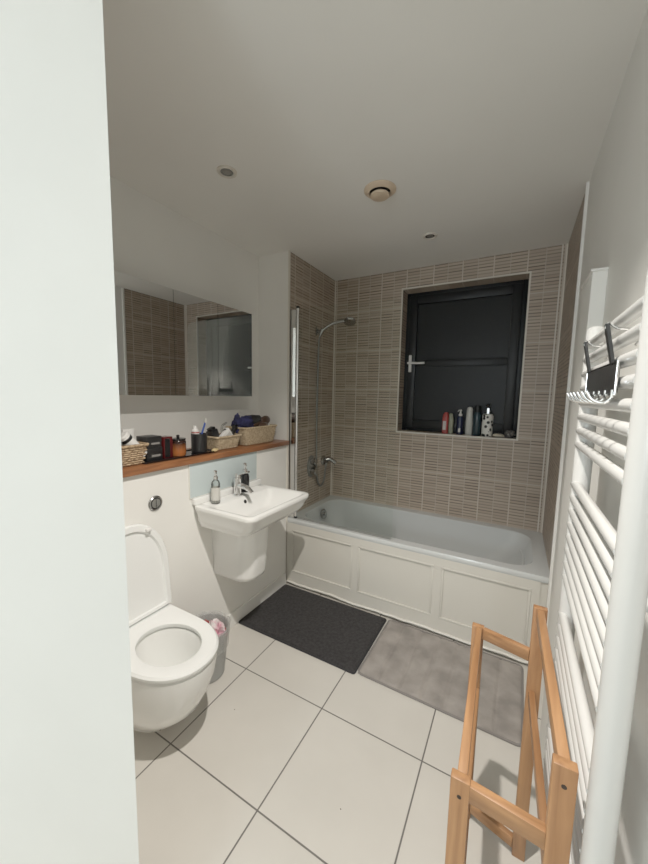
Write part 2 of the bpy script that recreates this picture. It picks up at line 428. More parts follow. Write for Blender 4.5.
bp_ = obj('front_panel', bx(.004, 1.696, -.712, -.690, .014, .494), 'panel', t)
PX = ((.05, .555), (.60, 1.10), (1.148, 1.615)); z0, z1 = .11, .445
b = B()
yf, yb = -.722, -.712
xs = [.004, .05, .555, .60, 1.10, 1.148, 1.615, 1.655]
for k in range(0, 8, 2): box(b, xs[k], xs[k + 1], yf, yb, .014, .494)
for x0, x1 in PX: box(b, x0, x1, yf, yb, .014, z0); box(b, x0, x1, yf, yb, z1, .494)
obj('face_frame', b, 'panel', bp_, smooth=False)
for x0, x1 in PX:
    b = B(); d = .014
    for a in ((x0, x1, z0, z0 + d), (x0, x1, z1 - d, z1), (x0, x0 + d, z0 + d, z1 - d), (x1 - d, x1, z0 + d, z1 - d)):
        box(b, a[0], a[1], yf - .002, yb, a[2], a[3], bev=.005)
    obj('moulding', b, 'panel', bp_)
b = B(); path = []
for i in range(90):
    x = .012 + i * (1.64 / 89)
    path.append((x, -.727 - .003 * noise.noise(Vector((x * 6, 0, 0))), .026 + .010 * noise.noise(Vector((x * 4.3, 2, 0))) + .006 * noise.noise(Vector((x * 11, 5, 0)))))
tube(b, path, .007, 8); obj('sealant_strip', b, 'sealant', bp_)

# shower screen
t = thing('shower_screen', 'frameless glass shower screen hinged on a chrome post over the bath', 'shower screen', (.06, -.69, hb))
b = B(); n = 14; R_ = .06; x1, zt, zb_ = .82, 2.07, hb + .012
prof = [(.075, zb_), (x1, zb_), (x1, zt - R_)] + [(x1 - R_ + R_ * math.cos(a * PI / 2 / n), zt - R_ + R_ * math.sin(a * PI / 2 / n)) for a in range(1, n + 1)] + [(.075, zt)]
loft(b, [[(x, -.693, z) for x, z in prof], [(x, -.687, z) for x, z in prof]]); obj('glass_panel', b, 'glass', t, ang=25)
b = B(); lathe(b, [(.011, hb + .002), (.011, 2.075)], (.064, -.69, 0), 20); obj('hinge_post', b, 'chrome', t)
b = B(); lathe(b, [(.012, 2.075), (.013, 2.078), (.013, 2.088), (.008, 2.092)], (.064, -.69, 0), 20); obj('post_cap', b, 'black', t)
b = B(); lathe(b, [(.013, hb + .0005), (.013, hb + .016)], (.064, -.69, 0), 20); obj('post_cap', b, 'black', t)
b = B(); box(b, .003, .053, -.700, -.682, hb + .002, 2.065); obj('wall_profile', b, 'profile', t, smooth=False)
b = B(); box(b, .078, x1 - .005, -.6925, -.6875, hb + .001, hb + .012, bev=.001); obj('seal_strip', b, 'bottle', t)

# shower set
t = thing('hand_shower', 'chrome hand shower in its wall bracket with a long flexible hose', 'shower', (0, -.31, 1.98))
b = B(); lathe(b, [(.026, 0), (.026, .007), (.02, .011), (.012, .013), (.012, .035)], (0, -.31, 1.98), 20, Matrix.Rotation(PI / 2, 3, 'Y') )
box(b, .001, .010, -.335, -.322, 1.945, 2.02, bev=.003)
lathe(b, [(.016, -.022), (.018, .0), (.016, .022)], (.045, -.31, 1.98), 16, Matrix.Rotation(.5, 3, 'Y')); obj('wall_bracket', b, 'satin', t)
b = B(); hp = smooth_path([(.030, -.312, 1.945), (.045, -.31, 1.975), (.085, -.285, 2.020), (.145, -.245, 2.055), (.205, -.20, 2.072)])
tube(b, hp, [.010 + .004 * i / (len(hp) - 1) for i in range(len(hp))], 12); obj('handset', b, 'satin', t)
b = B(); lathe(b, [(.013, .024), (.034, .019), (.050, .006), (.051, -.006), (.045, -.012), (.01, -.012)], (.236, -.185, 2.066), 28, Matrix.Rotation(math.radians(-8), 3, 'Y') @ Matrix.Rotation(math.radians(-24), 3, 'X'))
obj('spray_head', b, 'satin', t)
b = B(); tube(b, smooth_path([(.030, -.312, 1.945), (.022, -.315, 1.85), (.018, -.315, 1.5), (.018, -.315, 1.1), (.02, -.312, .84), (.024, -.290, .72), (.026, -.24, .675), (.028, -.19, .72), (.03, -.165, .855)], 10), .0082, 8); obj('hose', b, 'hose', t)
t = thing('shower_outlet', 'chrome wall elbow with spout lever feeding the shower hose', 'shower outlet', (0, -.165, .88))
b = B(); lathe(b, [(.042, 0), (.042, .008), (.030, .016), (.020, .018), (.020, .05)], (0, -.165, .885), 22, Matrix.Rotation(PI / 2, 3, 'Y')); obj('rose', b, 'satin', t)
b = B(); tube(b, [(.03, -.165, .853), (.03, -.165, .9)], .014, 12); tube(b, smooth_path([(.03, -.165, .893), (.06, -.145, .897), (.105, -.12, .866)]), .019, 12); obj('spout', b, 'satin', t)
t = thing('shower_mixer', 'oval chrome two-knob shower mixer plate on the tiled side wall', 'shower valve', (0, -.37, .865))
b = B(); lathe(b, [(.058, 0), (.058, .007), (.053, .012), (.02, .012)], (0, -.375, .868), 32, Matrix.Rotation(PI / 2, 3, 'Y') @ Matrix.Diagonal((1.6, 1, 1))); obj('plate', b, 'hose', t)
for z in (.910, .826):
    b = B(); lathe(b, [(.029, .008), (.031, .03), (.027, .052), (.018, .057)], (0, -.375, z), 20, Matrix.Rotation(PI / 2, 3, 'Y')); box(b, .035, .052, -.40, -.35, z - .008, z + .008, bev=.003); obj('knob', b, 'satin', t)

# ------------------------------------------------------------------ mats
def rug(name, label, x0, x1, y0, y1, th, m, bm_, rot=0, seams=False):
    t = thing(name, label, 'bath mat', ((x0 + x1) / 2, (y0 + y1) / 2, 0), 'bath mats')
    cx, cy = (x0 + x1) / 2, (y0 + y1) / 2; hx, hy = (x1 - x0) / 2, (y1 - y0) / 2
    RM = Matrix.Rotation(rot, 3, 'Z')
    b = B(); nx, ny = 170, 60; G = []
    for i in range(nx + 1):
        row = []
        for j in range(ny + 1):
            u, v = -1 + 2 * i / nx, -1 + 2 * j / ny
            x, y = u * hx, v * hy
            e = min(hx - abs(x), hy - abs(y))
            z = th * (1 - math.exp(-max(e, 0) / .006)) * .85 + .002
            if seams:
                z -= .006 * sum(math.exp(-((x - s) / .008) ** 2) for s in [hx * (-1 + 2 * q / 7) for q in range(1, 7)])
            z += .0016 * noise.noise(Vector((x * 14, y * 14, 0))) + (.0014 * noise.noise(Vector((x * 90, y * 90, 3))) if not seams else 0)
            row.append(b.verts.new(RM @ Vector((x, y, max(z, .001))) + Vector((cx, cy, 0))))
        G.append(row)
    for i in range(nx):
        for j in range(ny): b.faces.new((G[i][j], G[i + 1][j], G[i + 1][j + 1], G[i][j + 1]))
    obj('pile', b, m, t, ang=80)
    b = B(); ring = [RM @ Vector((x - cx, y - cy, z)) + Vector((cx, cy, 0)) for x, y, z in rrect(cx, cy, hx, hy, .025 if seams else .012, .0055)]
    tube(b, ring + ring[:2], .0055, 8, cap=False); obj('bound_edge', b, bm_, t)
rug('bath_mat', 'charcoal black pile bath mat on the floor below the basin', .018, .826, -1.262, -.748, .020, 'matd', 'matdb', 0)
rug('bath_mat', 'light grey quilted memory foam bath mat beside the wooden rack', .842, 1.600, -1.250, -.742, .013, 'matg', 'matb', -.012, True)

# ------------------------------------------------------------------ toilet
TY = -1.957
def dring(L, wd, z, x0=0., k=28, e=2.15, front=None):
    a = front or min(wd * 1.35, L - x0 - .01); s = L - a; pts = []
    for i in range(8): pts.append((x0 + (s - x0) * i / 8, TY - wd, z))
    for i in range(k + 1):
        th = -PI / 2 + PI * i / k; c_, s_ = math.cos(th), math.sin(th)
        pts.append((s + a * abs(c_) ** (2 / e), TY + wd * (abs(s_) ** (2 / e)) * (1 if s_ >= 0 else -1), z))
    for i in range(8): pts.append((s + (x0 - s) * (i + 1) / 8, TY + wd, z))
    return pts
def ell(cx, a, bb, z, n, x_shift=0):
    """ellipse sampled to match dring ordering (starts back -y side, goes round the front)"""
    pts = []
    for i in range(n):
        th = -PI + 2 * PI * (i + .5) / n
        pts.append((cx + a * math.cos(th), TY + bb * math.sin(th), z))
    return pts
ND = len(dring(.5, .18, 0))
t = thing('toilet', 'white wall-hung toilet with its lid raised against the wall', 'toilet', (.02, TY, .08))
b = B()
secs = [(.19, .085, .068), (.26, .108, .078), (.345, .130, .110), (.42, .150, .18), (.455, .164, .25), (.482, .172, .32), (.492, .175, .375), (.494, .175, .396), (.488, .170, .402)]
rings = [dring(L, wd, z, .002) for L, wd, z in secs]
rings += [ell(.283, .150, .118, .402, ND), ell(.283, .144, .112, .385, ND), ell(.283, .134, .105, .34, ND), ell(.295, .118, .09, .28, ND), ell(.28, .085, .065, .235, ND), ell(.27, .05, .045, .215, ND)]
loft(b, rings, True, True); obj('bowl', b, 'ceramic', t, ang=40)
b = B(); lathe(b, [(.07, .247), (.072, .2475), (.01, .248)], (.275, TY, 0), 28, sy=.82); obj('water', b, 'water', t)
b = B()
so = lambda z, d=0: dring(.500 - d, .180 - d, z, .035 + d * .5)
si = lambda z, d=0: ell(.288, .142 + d, .114 + d, z, ND)
loft(b, [si(.408, .004), so(.408, .004), so(.413), so(.424), so(.432, .008), si(.432, .010), si(.427, .001), si(.416), si(.408, .004)], False, False)
obj('seat_ring', b, 'seat', t, ang=40)
# lid: D-shaped plate standing up, thick rim on the inside face
b = B(); tilt = Matrix.Rotation(math.radians(-4), 3, 'Y')
def lring(L, wd, off, x0=0.):
    out = []
    for x, y, z in dring(L, wd, 0., x0):
        p = tilt @ Vector((off, 0, x)); out.append((p.x + .050, y, p.z + .440))
    return out
loft(b, [lring(.430, .178, -.012), lring(.436, .183, -.004), lring(.436, .183, .012), lring(.430, .178, .018), lring(.405, .157, .018, .012), lring(.398, .150, .006, .015)], True, True)
obj('lid', b, 'seat', t, ang=40)
for s in (-1, 1):
    b = B(); p = tilt @ Vector((.022, 0, .395)); box(b, p.x + .038, p.x + .062, TY + s * .085 - .012, TY + s * .085 + .012, p.z + .43, p.z + .447, bev=.005, seg=3); obj('buffer', b, 'white', t)
    b = B(); lathe(b, [(.013, -.018), (.014, -.012), (.014, .012), (.013, .018)], (.045, TY + s * .150, .436), 14, Matrix.Rotation(PI / 2, 3, 'X')); obj('hinge', b, 'chrome', t)
t = thing('flush_button', 'round chrome dual flush button on the wall above the toilet', 'flush button', (0, -1.803, .933))
b = B(); R90 = Matrix.Rotation(PI / 2, 3, 'Y'); lathe(b, [(.036, 0), (.036, .005), (.031, .009), (.027, .008), (.027, .002)], (0, -1.803, .933), 32, R90, cap=False); obj('ring', b, 'satin', t)
b = B(); lathe(b, [(.028, .001), (.027, .003), (.01, .003)], (0, -1.803, .933), 24, R90); obj('recess', b, 'dark', t)
for s in (-1, 1):
    b = B(); k = 12; off = -.0005 if s < 0 else .0005
    prof = [(.024 * math.cos(a), .024 * math.sin(a)) for a in [PI / 2 * s + (-PI / 2 + PI * i / k) * .96 for i in range(k + 1)]]
    loft(b, [[(.003, -1.803 + q, .933 + p) for p, q in prof], [(.009, -1.803 + q * .95, .933 + p * .95) for p, q in prof]]); obj('button', b, 'satin', t)

# ------------------------------------------------------------------ basin
BY, BW = -1.32, .275
t = thing('wash_basin', 'white rectangular wash basin with half pedestal below the wooden ledge', 'basin', (0, BY, .73))
b = B()
def br(x0, x1, hw, r, z): return rrect((x0 + x1) / 2, BY, (x1 - x0) / 2, hw, r, z, 7)
rings = [br(.001, .30, .225, .05, .735), br(.001, .345, .246, .05, .748), br(.001, .385, .260, .05, .79), br(.001, .402, .268, .05, .828), br(.001, .412, BW, .045, .842), br(.001, .415, BW + .002, .045, .852), br(.001, .412, BW, .042, .862), br(.004, .402, BW - .009, .036, .866),
         br(.115, .385, BW - .032, .03, .864), br(.122, .378, BW - .040, .03, .857), br(.135, .365, BW - .06, .035, .82), br(.155, .335, .17, .045, .78), br(.17, .31, .13, .05, .768)]
loft(b, rings, True, True); obj('bowl', b, 'ceramic', t, ang=50)
b = B(); box(b, .001, .030, BY - BW + .002, BY + BW - .002, .864, .902, bev=.008, seg=3); obj('upstand', b, 'ceramic', t)
b = B(); lathe(b, [(.011, -.001), (.011, .001), (.004, .0012)], (.1305, BY, .835), 18, Matrix.Rotation(math.radians(70), 3, 'Y')); obj('overflow_hole', b, 'dark', t)
b = B(); lathe(b, [(.022, .768), (.022, .771), (.012, .773)], (.24, BY, 0), 20); obj('waste_plug', b, 'chrome', t)
b = B()
def pr(x1, hw, z): return rrect(x1 / 2 - .05, BY - .020, x1 / 2 + .05, hw * .88, hw * .7, z, 8)
rings = [[(max(.001, x), y, z) for x, y, z in pr(x1, hw, zz)] for x1, hw, zz in ((.235, .108, .410), (.25, .116, .416), (.258, .120, .44), (.270, .130, .60), (.278, .136, .748))]
loft(b, rings); obj('semi_pedestal', b, 'ceramic', t, ang=50)
t = thing('splashback', 'pale blue glass splashback between basin and ledge', 'splashback', (0, -1.34, .903))
b = B(); box(b, .0005, .006, -1.605, -1.072, .903, 1.088, bev=.001); obj('glass_sheet', b, 'blue_glass', t)
b = B()
for y in (-1.607, -1.07): box(b, .0005, .007, y - .002, y + .002, .903, 1.088)
box(b, .0005, .0065, -1.605, -1.072, .9025, .9045); obj('silicone_edge', b, 'sealant', t, smooth=False)
# tap
ty = -1.325
t = thing('basin_tap', 'chrome single lever mixer tap at the back of the basin', 'tap', (.075, ty, .866))
b = B(); lathe(b, [(.027, .866), (.027, .872), (.022, .878), (.021, .955), (.023, .965), (.022, .975)], (.075, ty, 0), 24); obj('tap_body', b, 'chrome', t)
b = B(); tube(b, smooth_path([(.080, ty, .925), (.125, ty, .925), (.165, ty, .912), (.188, ty, .895)]), [.017] * 8 + [.015] * 8 + [.0125] * 9, 14); obj('spout', b, 'chrome', t)
b = B(); lathe(b, [(.021, .976), (.022, .985), (.016, .997), (.005, 1.0)], (.075, ty, 0), 20); box(b, .07, .165, ty - .013, ty + .013, .985, .997, bev=.005, rot=Matrix.Rotation(math.radians(-16), 3, 'Y'), piv=(.075, ty, .99)); obj('lever', b, 'chrome', t)
# soap dispensers
def pump(bm, x, y, z, d=(1, 0), s=1.):
    lathe(bm, [(.013 * s, z), (.013 * s, z + .014 * s), (.007 * s, z + .017 * s), (.005 * s, z + .035 * s), (.009 * s, z + .037 * s), (.009 * s, z + .045 * s), (.004 * s, z + .048 * s)], (x, y, 0), 16)
    tube(bm, [(x, y, z + .042 * s), (x + d[0] * .03 * s, y + d[1] * .03 * s, z + .042 * s), (x + d[0] * .04 * s, y + d[1] * .04 * s, z + .034 * s)], .0042 * s, 8)
t = thing('soap_bottle', 'clear soap pump bottle with white label at the left of the basin', 'soap dispenser', (.082, -1.500, .8665))
b = B(); lathe(b, [(.022, .8667), (.0235, .871), (.0235, .975), (.019, .988), (.011, .996), (.011, 1.0)], (.082, -1.50, 0), 24); obj('bottle', b, 'bottle', t)
b = B(); lathe(b, [(.0205, .8695), (.0205, .93), (.003, .9305)], (.082, -1.50, 0), 20); obj('liquid', b, 'shampoo', t)
b = B(); lathe(b, [(.0239, .885), (.0239, .955)], (.082, -1.50, 0), 24, cap=False); obj('front_label', b, 'label', t)
b = B(); pump(b, .082, -1.50, .9995, (.8, -.6), 1.); obj('pump', b, 'chrome', t)
t = thing('soap_bottle', 'black soap pump bottle standing behind the chrome tap', 'soap dispenser', (.060, -1.245, .8665))
b = B(); lathe(b, [(.024, .8667), (.027, .873), (.027, .96), (.023, .975), (.012, .984), (.012, .99)], (.06, -1.245, 0), 24); obj('bottle', b, 'gloss', t)
b = B(); pump(b, .06, -1.245, .9895, (.8, -.6), 1.15); obj('pump', b, 'chrome', t)

# waste bin
bcx, bcy = .150, -1.640
t = thing('waste_bin', 'frosted plastic bin with clear bag between toilet and skirting', 'bin', (bcx, bcy, 0))
b = B(); lathe(b, [(.085, .001), (.09, .006), (.112, .245), (.115, .25), (.111, .251), (.109, .245), (.088, .010), (.02, .008)], (bcx, bcy, 0), 36); obj('bucket', b, 'bin', t)
b = B(); n = 48; rings = []
for r_, z in ((.110, .15), (.112, .19), (.117, .225), (.121, .255), (.117, .266), (.109, .258), (.103, .225), (.10, .18)):
    rings.append([(bcx + (r_ + .005 * noise.noise(Vector((math.cos(2 * PI * i / n) * 4, math.sin(2 * PI * i / n) * 4, z * 18)))) * math.cos(2 * PI * i / n), bcy + (r_ + .005 * noise.noise(Vector((math.cos(2 * PI * i / n) * 4, math.sin(2 * PI * i / n) * 4, z * 18)))) * math.sin(2 * PI * i / n), z + .012 * noise.noise(Vector((math.cos(2 * PI * i / n) * 3, math.sin(2 * PI * i / n) * 3, 7)))) for i in range(n)])
loft(b, rings, False, False); obj('bag', b, 'bag', t)
junk = [('crumpled_tissue', 'white crumpled tissue low in the bin', 'tissue', (-.02, .0, .11), (.055, .06, .07), .5),
        ('crumpled_wrapper', 'crumpled pink and white wrapper on top in the bin', 'pinkp', (.040, .030, .225), (.045, .032, .05), .9),
        ('crumpled_tissue', 'folded white tissue sticking up against the bin rim', 'tissue', (-.005, -.015, .228), (.034, .03, .045), .8),
        ('crumpled_wrapper', 'dark red wrapper at the wall side of the bin', 'redp', (-.045, .025, .218), (.034, .035, .03), .6),
        ('crumpled_wrapper', 'red scrap at the front right edge inside the bin', 'redp', (.05, .062, .20), (.026, .022, .03), .5)]
for i, (nm, lb, m, o_, s_, am) in enumerate(junk):
    b = B(); lump(b, (bcx + o_[0], bcy + o_[1], o_[2]), s_, am, 2.4, i * 3.1, 3); tag(obj(nm, b, m, loc=(bcx + o_[0], bcy + o_[1], o_[2]), ang=15), lb, 'rubbish', 'rubbish in the bin')

# ------------------------------------------------------------------ ledge, mirror cabinet
ZL = 1.122
tag(obj('wooden_ledge', bx(XR + .001, .022, -2.398, -.7215, 1.0905, ZL, bev=.003), 'wood', loc=(-.12, -1.56, 1.09)), 'long oiled wooden ledge running along the wall under the mirror', 'shelf')
XM = -.14
t = thing('mirror_cabinet', 'wall cabinet with flush mirror doors above the wooden ledge', 'mirror cabinet', (XR, -1.56, 1.445))
b = B(); box(b, XR + .001, XM - .016, -2.18, -.952, 1.450, 1.997, bev=.002); obj('carcass', b, 'white', t)
ys = [-.947, -1.255, -1.565, -1.875, -2.185]
for a, c in zip(ys, ys[1:]):
    b = B(); box(b, XM - .015, XM, c + .0015, a - .0015, 1.444, 2.000); obj('mirror_door', b, 'mirror', t, smooth=False)

# ---- things on the ledge
def basket(name, label, x0, x1, y0, y1, z, h, m, taper=.86, weave=9, amp=.0035, strand=.0045):
    cx, cy = (x0 + x1) / 2, (y0 + y1) / 2; hx, hy = (x1 - x0) / 2, (y1 - y0) / 2
    t = thing(name, label, 'basket', (cx, cy, z), 'storage baskets on the ledge')
    b = B(); loft(b, [rrect(cx, cy, (hx - .006) * taper, (hy - .006) * taper, .012, z + .001), rrect(cx, cy, hx - .006, hy - .006, .012, z + h - .004), rrect(cx, cy, hx - .010, hy - .010, .010, z + h - .004), rrect(cx, cy, (hx - .010) * taper, (hy - .010) * taper, .010, z + .006)]); obj('lining', b, 'lining', t)
    b = B()
    for k in range(weave):
        f = (k + .5) / weave; s_ = taper + (1 - taper) * f
        base = rrect(cx, cy, (hx - .003) * s_, (hy - .003) * s_, .014, z + .003 + f * (h - .006), 2)
        P = []
        for i in range(len(base)):
            p, q = Vector(base[i]), Vector(base[(i + 1) % len(base)]); m_ = max(1, int((q - p).length / .008))
            for j in range(m_): P.append(p.lerp(q, j / m_))
        out = []
        for i, p in enumerate(P):
            d = Vector((p.x - cx, p.y - cy, 0)).normalized(); out.append(p + d * amp * math.sin(i * PI / 2 + (PI if k % 2 else 0)))
        tube(b, out + out[:2], strand, 5, cap=False)
    obj('weave', b, m, t)
    b = B(); rim = rrect(cx, cy, hx, hy, .014, z + h - .002, 4); tube(b, rim + rim[:2], .0062, 7, cap=False); obj('rim', b, m, t)
    return t

basket('wicker_basket', 'open wicker basket at the left end of the ledge, holding tubes', -.175, -.025, -1.995, -1.806, ZL + .0005, .095, 'wicker', .82)
basket('seagrass_basket', 'smaller pale seagrass basket, middle of the ledge, beside the black tumbler', -.185, -.035, -1.372, -1.165, ZL + .0005, .080, 'seagrass', .80, 10, .0022, .0038)
basket('seagrass_basket', 'larger pale seagrass basket at the right end of the ledge', -.205, -.030, -1.138, -.800, ZL + .0005, .118, 'seagrass', .86, 14, .0022, .0040)
# tray
t = thing('vanity_tray', 'glossy black tray lying on the wooden ledge', 'tray', (-.09, -1.6, ZL))
b = B(); loft(b, [rrect(-.095, -1.61, .075, .225, .012, ZL + .0005), rrect(-.095, -1.61, .078, .228, .014, ZL + .010), rrect(-.095, -1.61, .075, .225, .012, ZL + .010), rrect(-.095, -1.61, .073, .223, .012, ZL + .005)]); obj('tray_body', b, 'gloss', t)
ZT = ZL + .0055
def carton(label, x0, x1, y0, y1, z, h, group):
    t = thing('gift_box', label, 'box', ((x0 + x1) / 2, (y0 + y1) / 2, z), group)
    obj('base', bx(x0 + .001, x1 - .001, y0 + .001, y1 - .001, z, z + h * .55, bev=.001), 'black', t)
    obj('lid', bx(x0, x1, y0, y1, z + h * .5, z + h, bev=.0015), 'black', t)
    obj('label_strip', bx(x1 - .0005, x1 + .0006, y0 + (y1 - y0) * .3, y1 - (y1 - y0) * .15, z + h * .28, z + h * .45), 'greylab', t, smooth=False)
carton('small black box on the tray, under another one', -.14, -.055, -1.800, -1.715, ZT, .062, 'stacked black boxes')
carton('small black box on top of its stack beside the basket', -.138, -.057, -1.798, -1.717, ZT + .0625, .055, 'stacked black boxes')
t = thing('perfume_box', 'dark red and black upright carton left of the amber jar', 'box', (-.085, -1.678, ZT))
obj('carton', bx(-.115, -.06, -1.703, -1.652, ZT, ZT + .108, bev=.002), 'darkred', t)
obj('front_panel', bx(-.0602, -.0590, -1.698, -1.668, ZT + .004, ZT + .100), 'gloss', t, smooth=False)
t = thing('candle_jar', 'amber glass candle jar with black lid on the tray', 'candle', (-.08, -1.605, ZT))
b = B(); lathe(b, [(.036, ZT + .0003), (.040, ZT + .006), (.040, ZT + .075), (.036, ZT + .082), (.02, ZT + .082)], (-.08, -1.605, 0), 28); obj('jar', b, 'amber', t)
b = B(); lathe(b, [(.038, ZT + .0825), (.039, ZT + .092), (.02, ZT + .094), (.008, ZT + .096), (.009, ZT + .108), (.004, ZT + .111)], (-.08, -1.605, 0), 24); obj('lid', b, 'gloss', t)
t = thing('toothbrush_tumbler', 'black round tumbler holding a toothbrush and toothpaste', 'tumbler', (-.08, -1.465, ZT))
b = B(); lathe(b, [(.040, ZT + .0003), (.043, ZT + .004), (.044, ZT + .105), (.041, ZT + .106), (.040, ZT + .01), (.01, ZT + .008)], (-.08, -1.465, 0), 32); obj('cup', b, 'black', t)
t = thing('toothbrush', 'blue and white toothbrush leaning to the right in the tumbler', 'toothbrush', (-.08, -1.465, ZT + .01))
b = B(); tube(b, [(-.08, -1.478, ZT + .012), (-.078, -1.452, ZT + .09), (-.075, -1.424, ZT + .165)], .0052, 8); obj('handle', b, 'blue', t)
b = B(); box(b, -.083, -.068, -1.428, -1.412, ZT + .160, ZT + .190, bev=.003); obj('brush_head', b, 'label', t)
t = thing('toothpaste_tube', 'white toothpaste tube with red band standing in the tumbler', 'toothpaste', (-.085, -1.478, ZT + .01))
b = B(); loft(b, [rrect(-.085, -1.475, .012, .012, .008, ZT + .012), rrect(-.085, -1.482, .019, .019, .014, ZT + .08), rrect(-.085, -1.488, .018, .020, .016, ZT + .125), rrect(-.085, -1.489, .012, .012, .010, ZT + .133), rrect(-.085, -1.490, .010, .010, .009, ZT + .150)]); obj('tube', b, 'white', t)
b = B(); loft(b, [rrect(-.085, -1.4858, .0186, .0202, .0145, ZT + .110), rrect(-.085, -1.4868, .0184, .0202, .0155, ZT + .116)]); obj('band', b, 'red', t)
tag(obj('soap_bar', (lambda b: (lump(b, (-.028, -1.398, ZL + .012), (.016, .022, .012), .12, 1.5, 4, 3, ZL + .0005), b)[1])(B()), 'yellow', loc=(-.028, -1.398, ZL)), 'little pale yellow soap on the ledge below the tumbler', 'soap')
# contents of left basket
t = thing('cream_tube', 'white cream tube with black band leaning out of the wicker basket', 'tube', (-.06, -1.88, 1.2))
Rt = Matrix.Rotation(math.radians(-42), 3, 'X')
b = B(); lathe(b, [(.015, -.075), (.026, -.07), (.027, .03), (.026, .034)], (-.062, -1.866, 1.215), 22, Rt.inverted()); obj('tube', b, 'white', t)
b = B(); lathe(b, [(.0272, .034), (.0275, .048), (.026, .05)], (-.062, -1.866, 1.215), 22, Rt.inverted()); obj('band', b, 'black', t)
b = B(); lathe(b, [(.0268, .050), (.0265, .062), (.02, .068)], (-.062, -1.866, 1.215), 22, Rt.inverted()); obj('cap', b, 'white', t)
b = B(); dvec = Rt.inverted() @ Vector((0, 0, 1)); pv = Rt.inverted() @ Vector((0, 1, 0))
for k in range(3):
    c0 = Vector((-.062, -1.866, 1.215)) + dvec * (-.04 + k * .02) + Vector((.0262, 0, 0)); box(b, c0.x - .001, c0.x + .0015, c0.y - .0025, c0.y + .0025, c0.z - .012 + k * .003, c0.z + .012 - k * .002, rot=Rt.inverted())
obj('print', b, 'greylab', t, smooth=False)
tag(obj('paper_carton', bx(-.165, -.12, -1.945, -1.885, 1.132, 1.297, bev=.002), 'label', loc=(-.14, -1.91, 1.132)), 'taller white carton at the back of the wicker basket', 'box')
tag(obj('paper_carton', bx(-.16, -.115, -1.875, -1.822, 1.132, 1.284, bev=.002), 'white', loc=(-.14, -1.85, 1.132)), 'lower white carton at the back right of the wicker basket', 'box')
t = thing('deodorant_can', 'dark red slim can at the far left end of the basket', 'can', (-.07, -1.955, 1.132))
b = B(); lathe(b, [(.020, 1.132), (.022, 1.136), (.022, 1.247), (.018, 1.255)], (-.07, -1.955, 0), 20); obj('can', b, 'darkred', t)
b = B(); lathe(b, [(.018, 1.2435), (.018, 1.280), (.012, 1.285)], (-.07, -1.955, 0), 20); obj('cap', b, 'darkred', t)
# contents of middle basket
Rk = Matrix.Rotation(math.radians(24), 3, 'X')
t = thing('cosmetic_jar', 'black square cosmetic pot poking out of the smaller seagrass basket', 'pot', (-.11, -1.33, 1.162))
obj('pot', bx(-.135, -.085, -1.357, -1.305, 1.172, 1.244, bev=.004, rot=Rk), 'black', t)
obj('cap', bx(-.128, -.092, -1.350, -1.312, 1.245, 1.260, bev=.003, rot=Rk, piv=(-.11, -1.331, 1.208)), 'gloss', t)
t = thing('paper_packet', 'white tilted packet in the smaller seagrass basket', 'packet', (-.07, -1.257, 1.162))
obj('packet', bx(-.085, -.060, -1.304, -1.224, 1.167, 1.234, bev=.003, rot=Matrix.Rotation(math.radians(38), 3, 'X')), 'white', t)
obj('flap', bx(-.059, -.058, -1.292, -1.236, 1.190, 1.212, rot=Matrix.Rotation(math.radians(38), 3, 'X')), 'label', t, smooth=False)
t = thing('hair_clipper', 'black hair clipper lying across the right side of the smaller basket', 'clipper', (-.09, -1.2, 1.192))
b = B(); tube(b, smooth_path([(-.075, -1.274, 1.234), (-.085, -1.234, 1.214), (-.10, -1.190, 1.208), (-.105, -1.157, 1.240)]), [.012 + .006 * math.sin(PI * i / 24) for i in range(25)], 12); obj('handle', b, 'black', t)
b = B(); box(b, -.120, -.090, -1.167, -1.140, 1.230, 1.260, bev=.004); obj('blade_head', b, 'gloss', t)
b = B(); tube(b, smooth_path([(-.15, -1.212, 1.162), (-.152, -1.222, 1.247), (-.15, -1.182, 1.274)]), .006, 8); tag(obj('hair_comb_handle', b, 'bottle', loc=(-.15, -1.2, 1.162)), 'translucent bent handle between the two seagrass baskets', 'handle')
# contents of right basket
b = B(); lump(b, (-.115, -1.065, 1.257), (.06, .085, .055), .45, 1.8, 2., 4); lump(b, (-.10, -1.137, 1.284), (.022, .022, .045), .3, 2, 6., 3)
tag(obj('wash_cloth', b, 'navy', loc=(-.115, -1.065, 1.242), ang=60), 'bunched navy blue cloth at the left of the larger basket', 'cloth')
b = B(); lump(b, (-.14, -.945, 1.274), (.055, .115, .040), .22, 1.5, 8., 4); tag(obj('hair_bonnet', b, 'blackcloth', loc=(-.14, -.945, 1.252), ang=60), 'black soft cap heaped in the larger basket', 'bonnet')
t = thing('hair_brush', 'brown oval hair brush at the right end of the larger basket', 'brush', (-.07, -.87, 1.242))
b = B(); lump(b, (-.085, -.868, 1.277), (.016, .05, .032), .05, 1, 1., 3); obj('brush_head', b, 'brown', t)
b = B(); tube(b, [(-.082, -.90, 1.264), (-.076, -.96, 1.256), (-.07, -1.015, 1.248)], [.009, .011, .009], 10); obj('handle', b, 'brown', t)
t = thing('hair_tie_pouch', 'small dark pouch with pale tag at the larger basket front', 'pouch', (-.06, -.93, 1.242))
b = B(); lump(b, (-.062, -.915, 1.244), (.022, .055, .022), .25, 2, 5., 3); obj('pouch', b, 'brown', t)
obj('tag', bx(-.042, -.039, -.895, -.878, 1.237, 1.257), 'label', t, smooth=False)

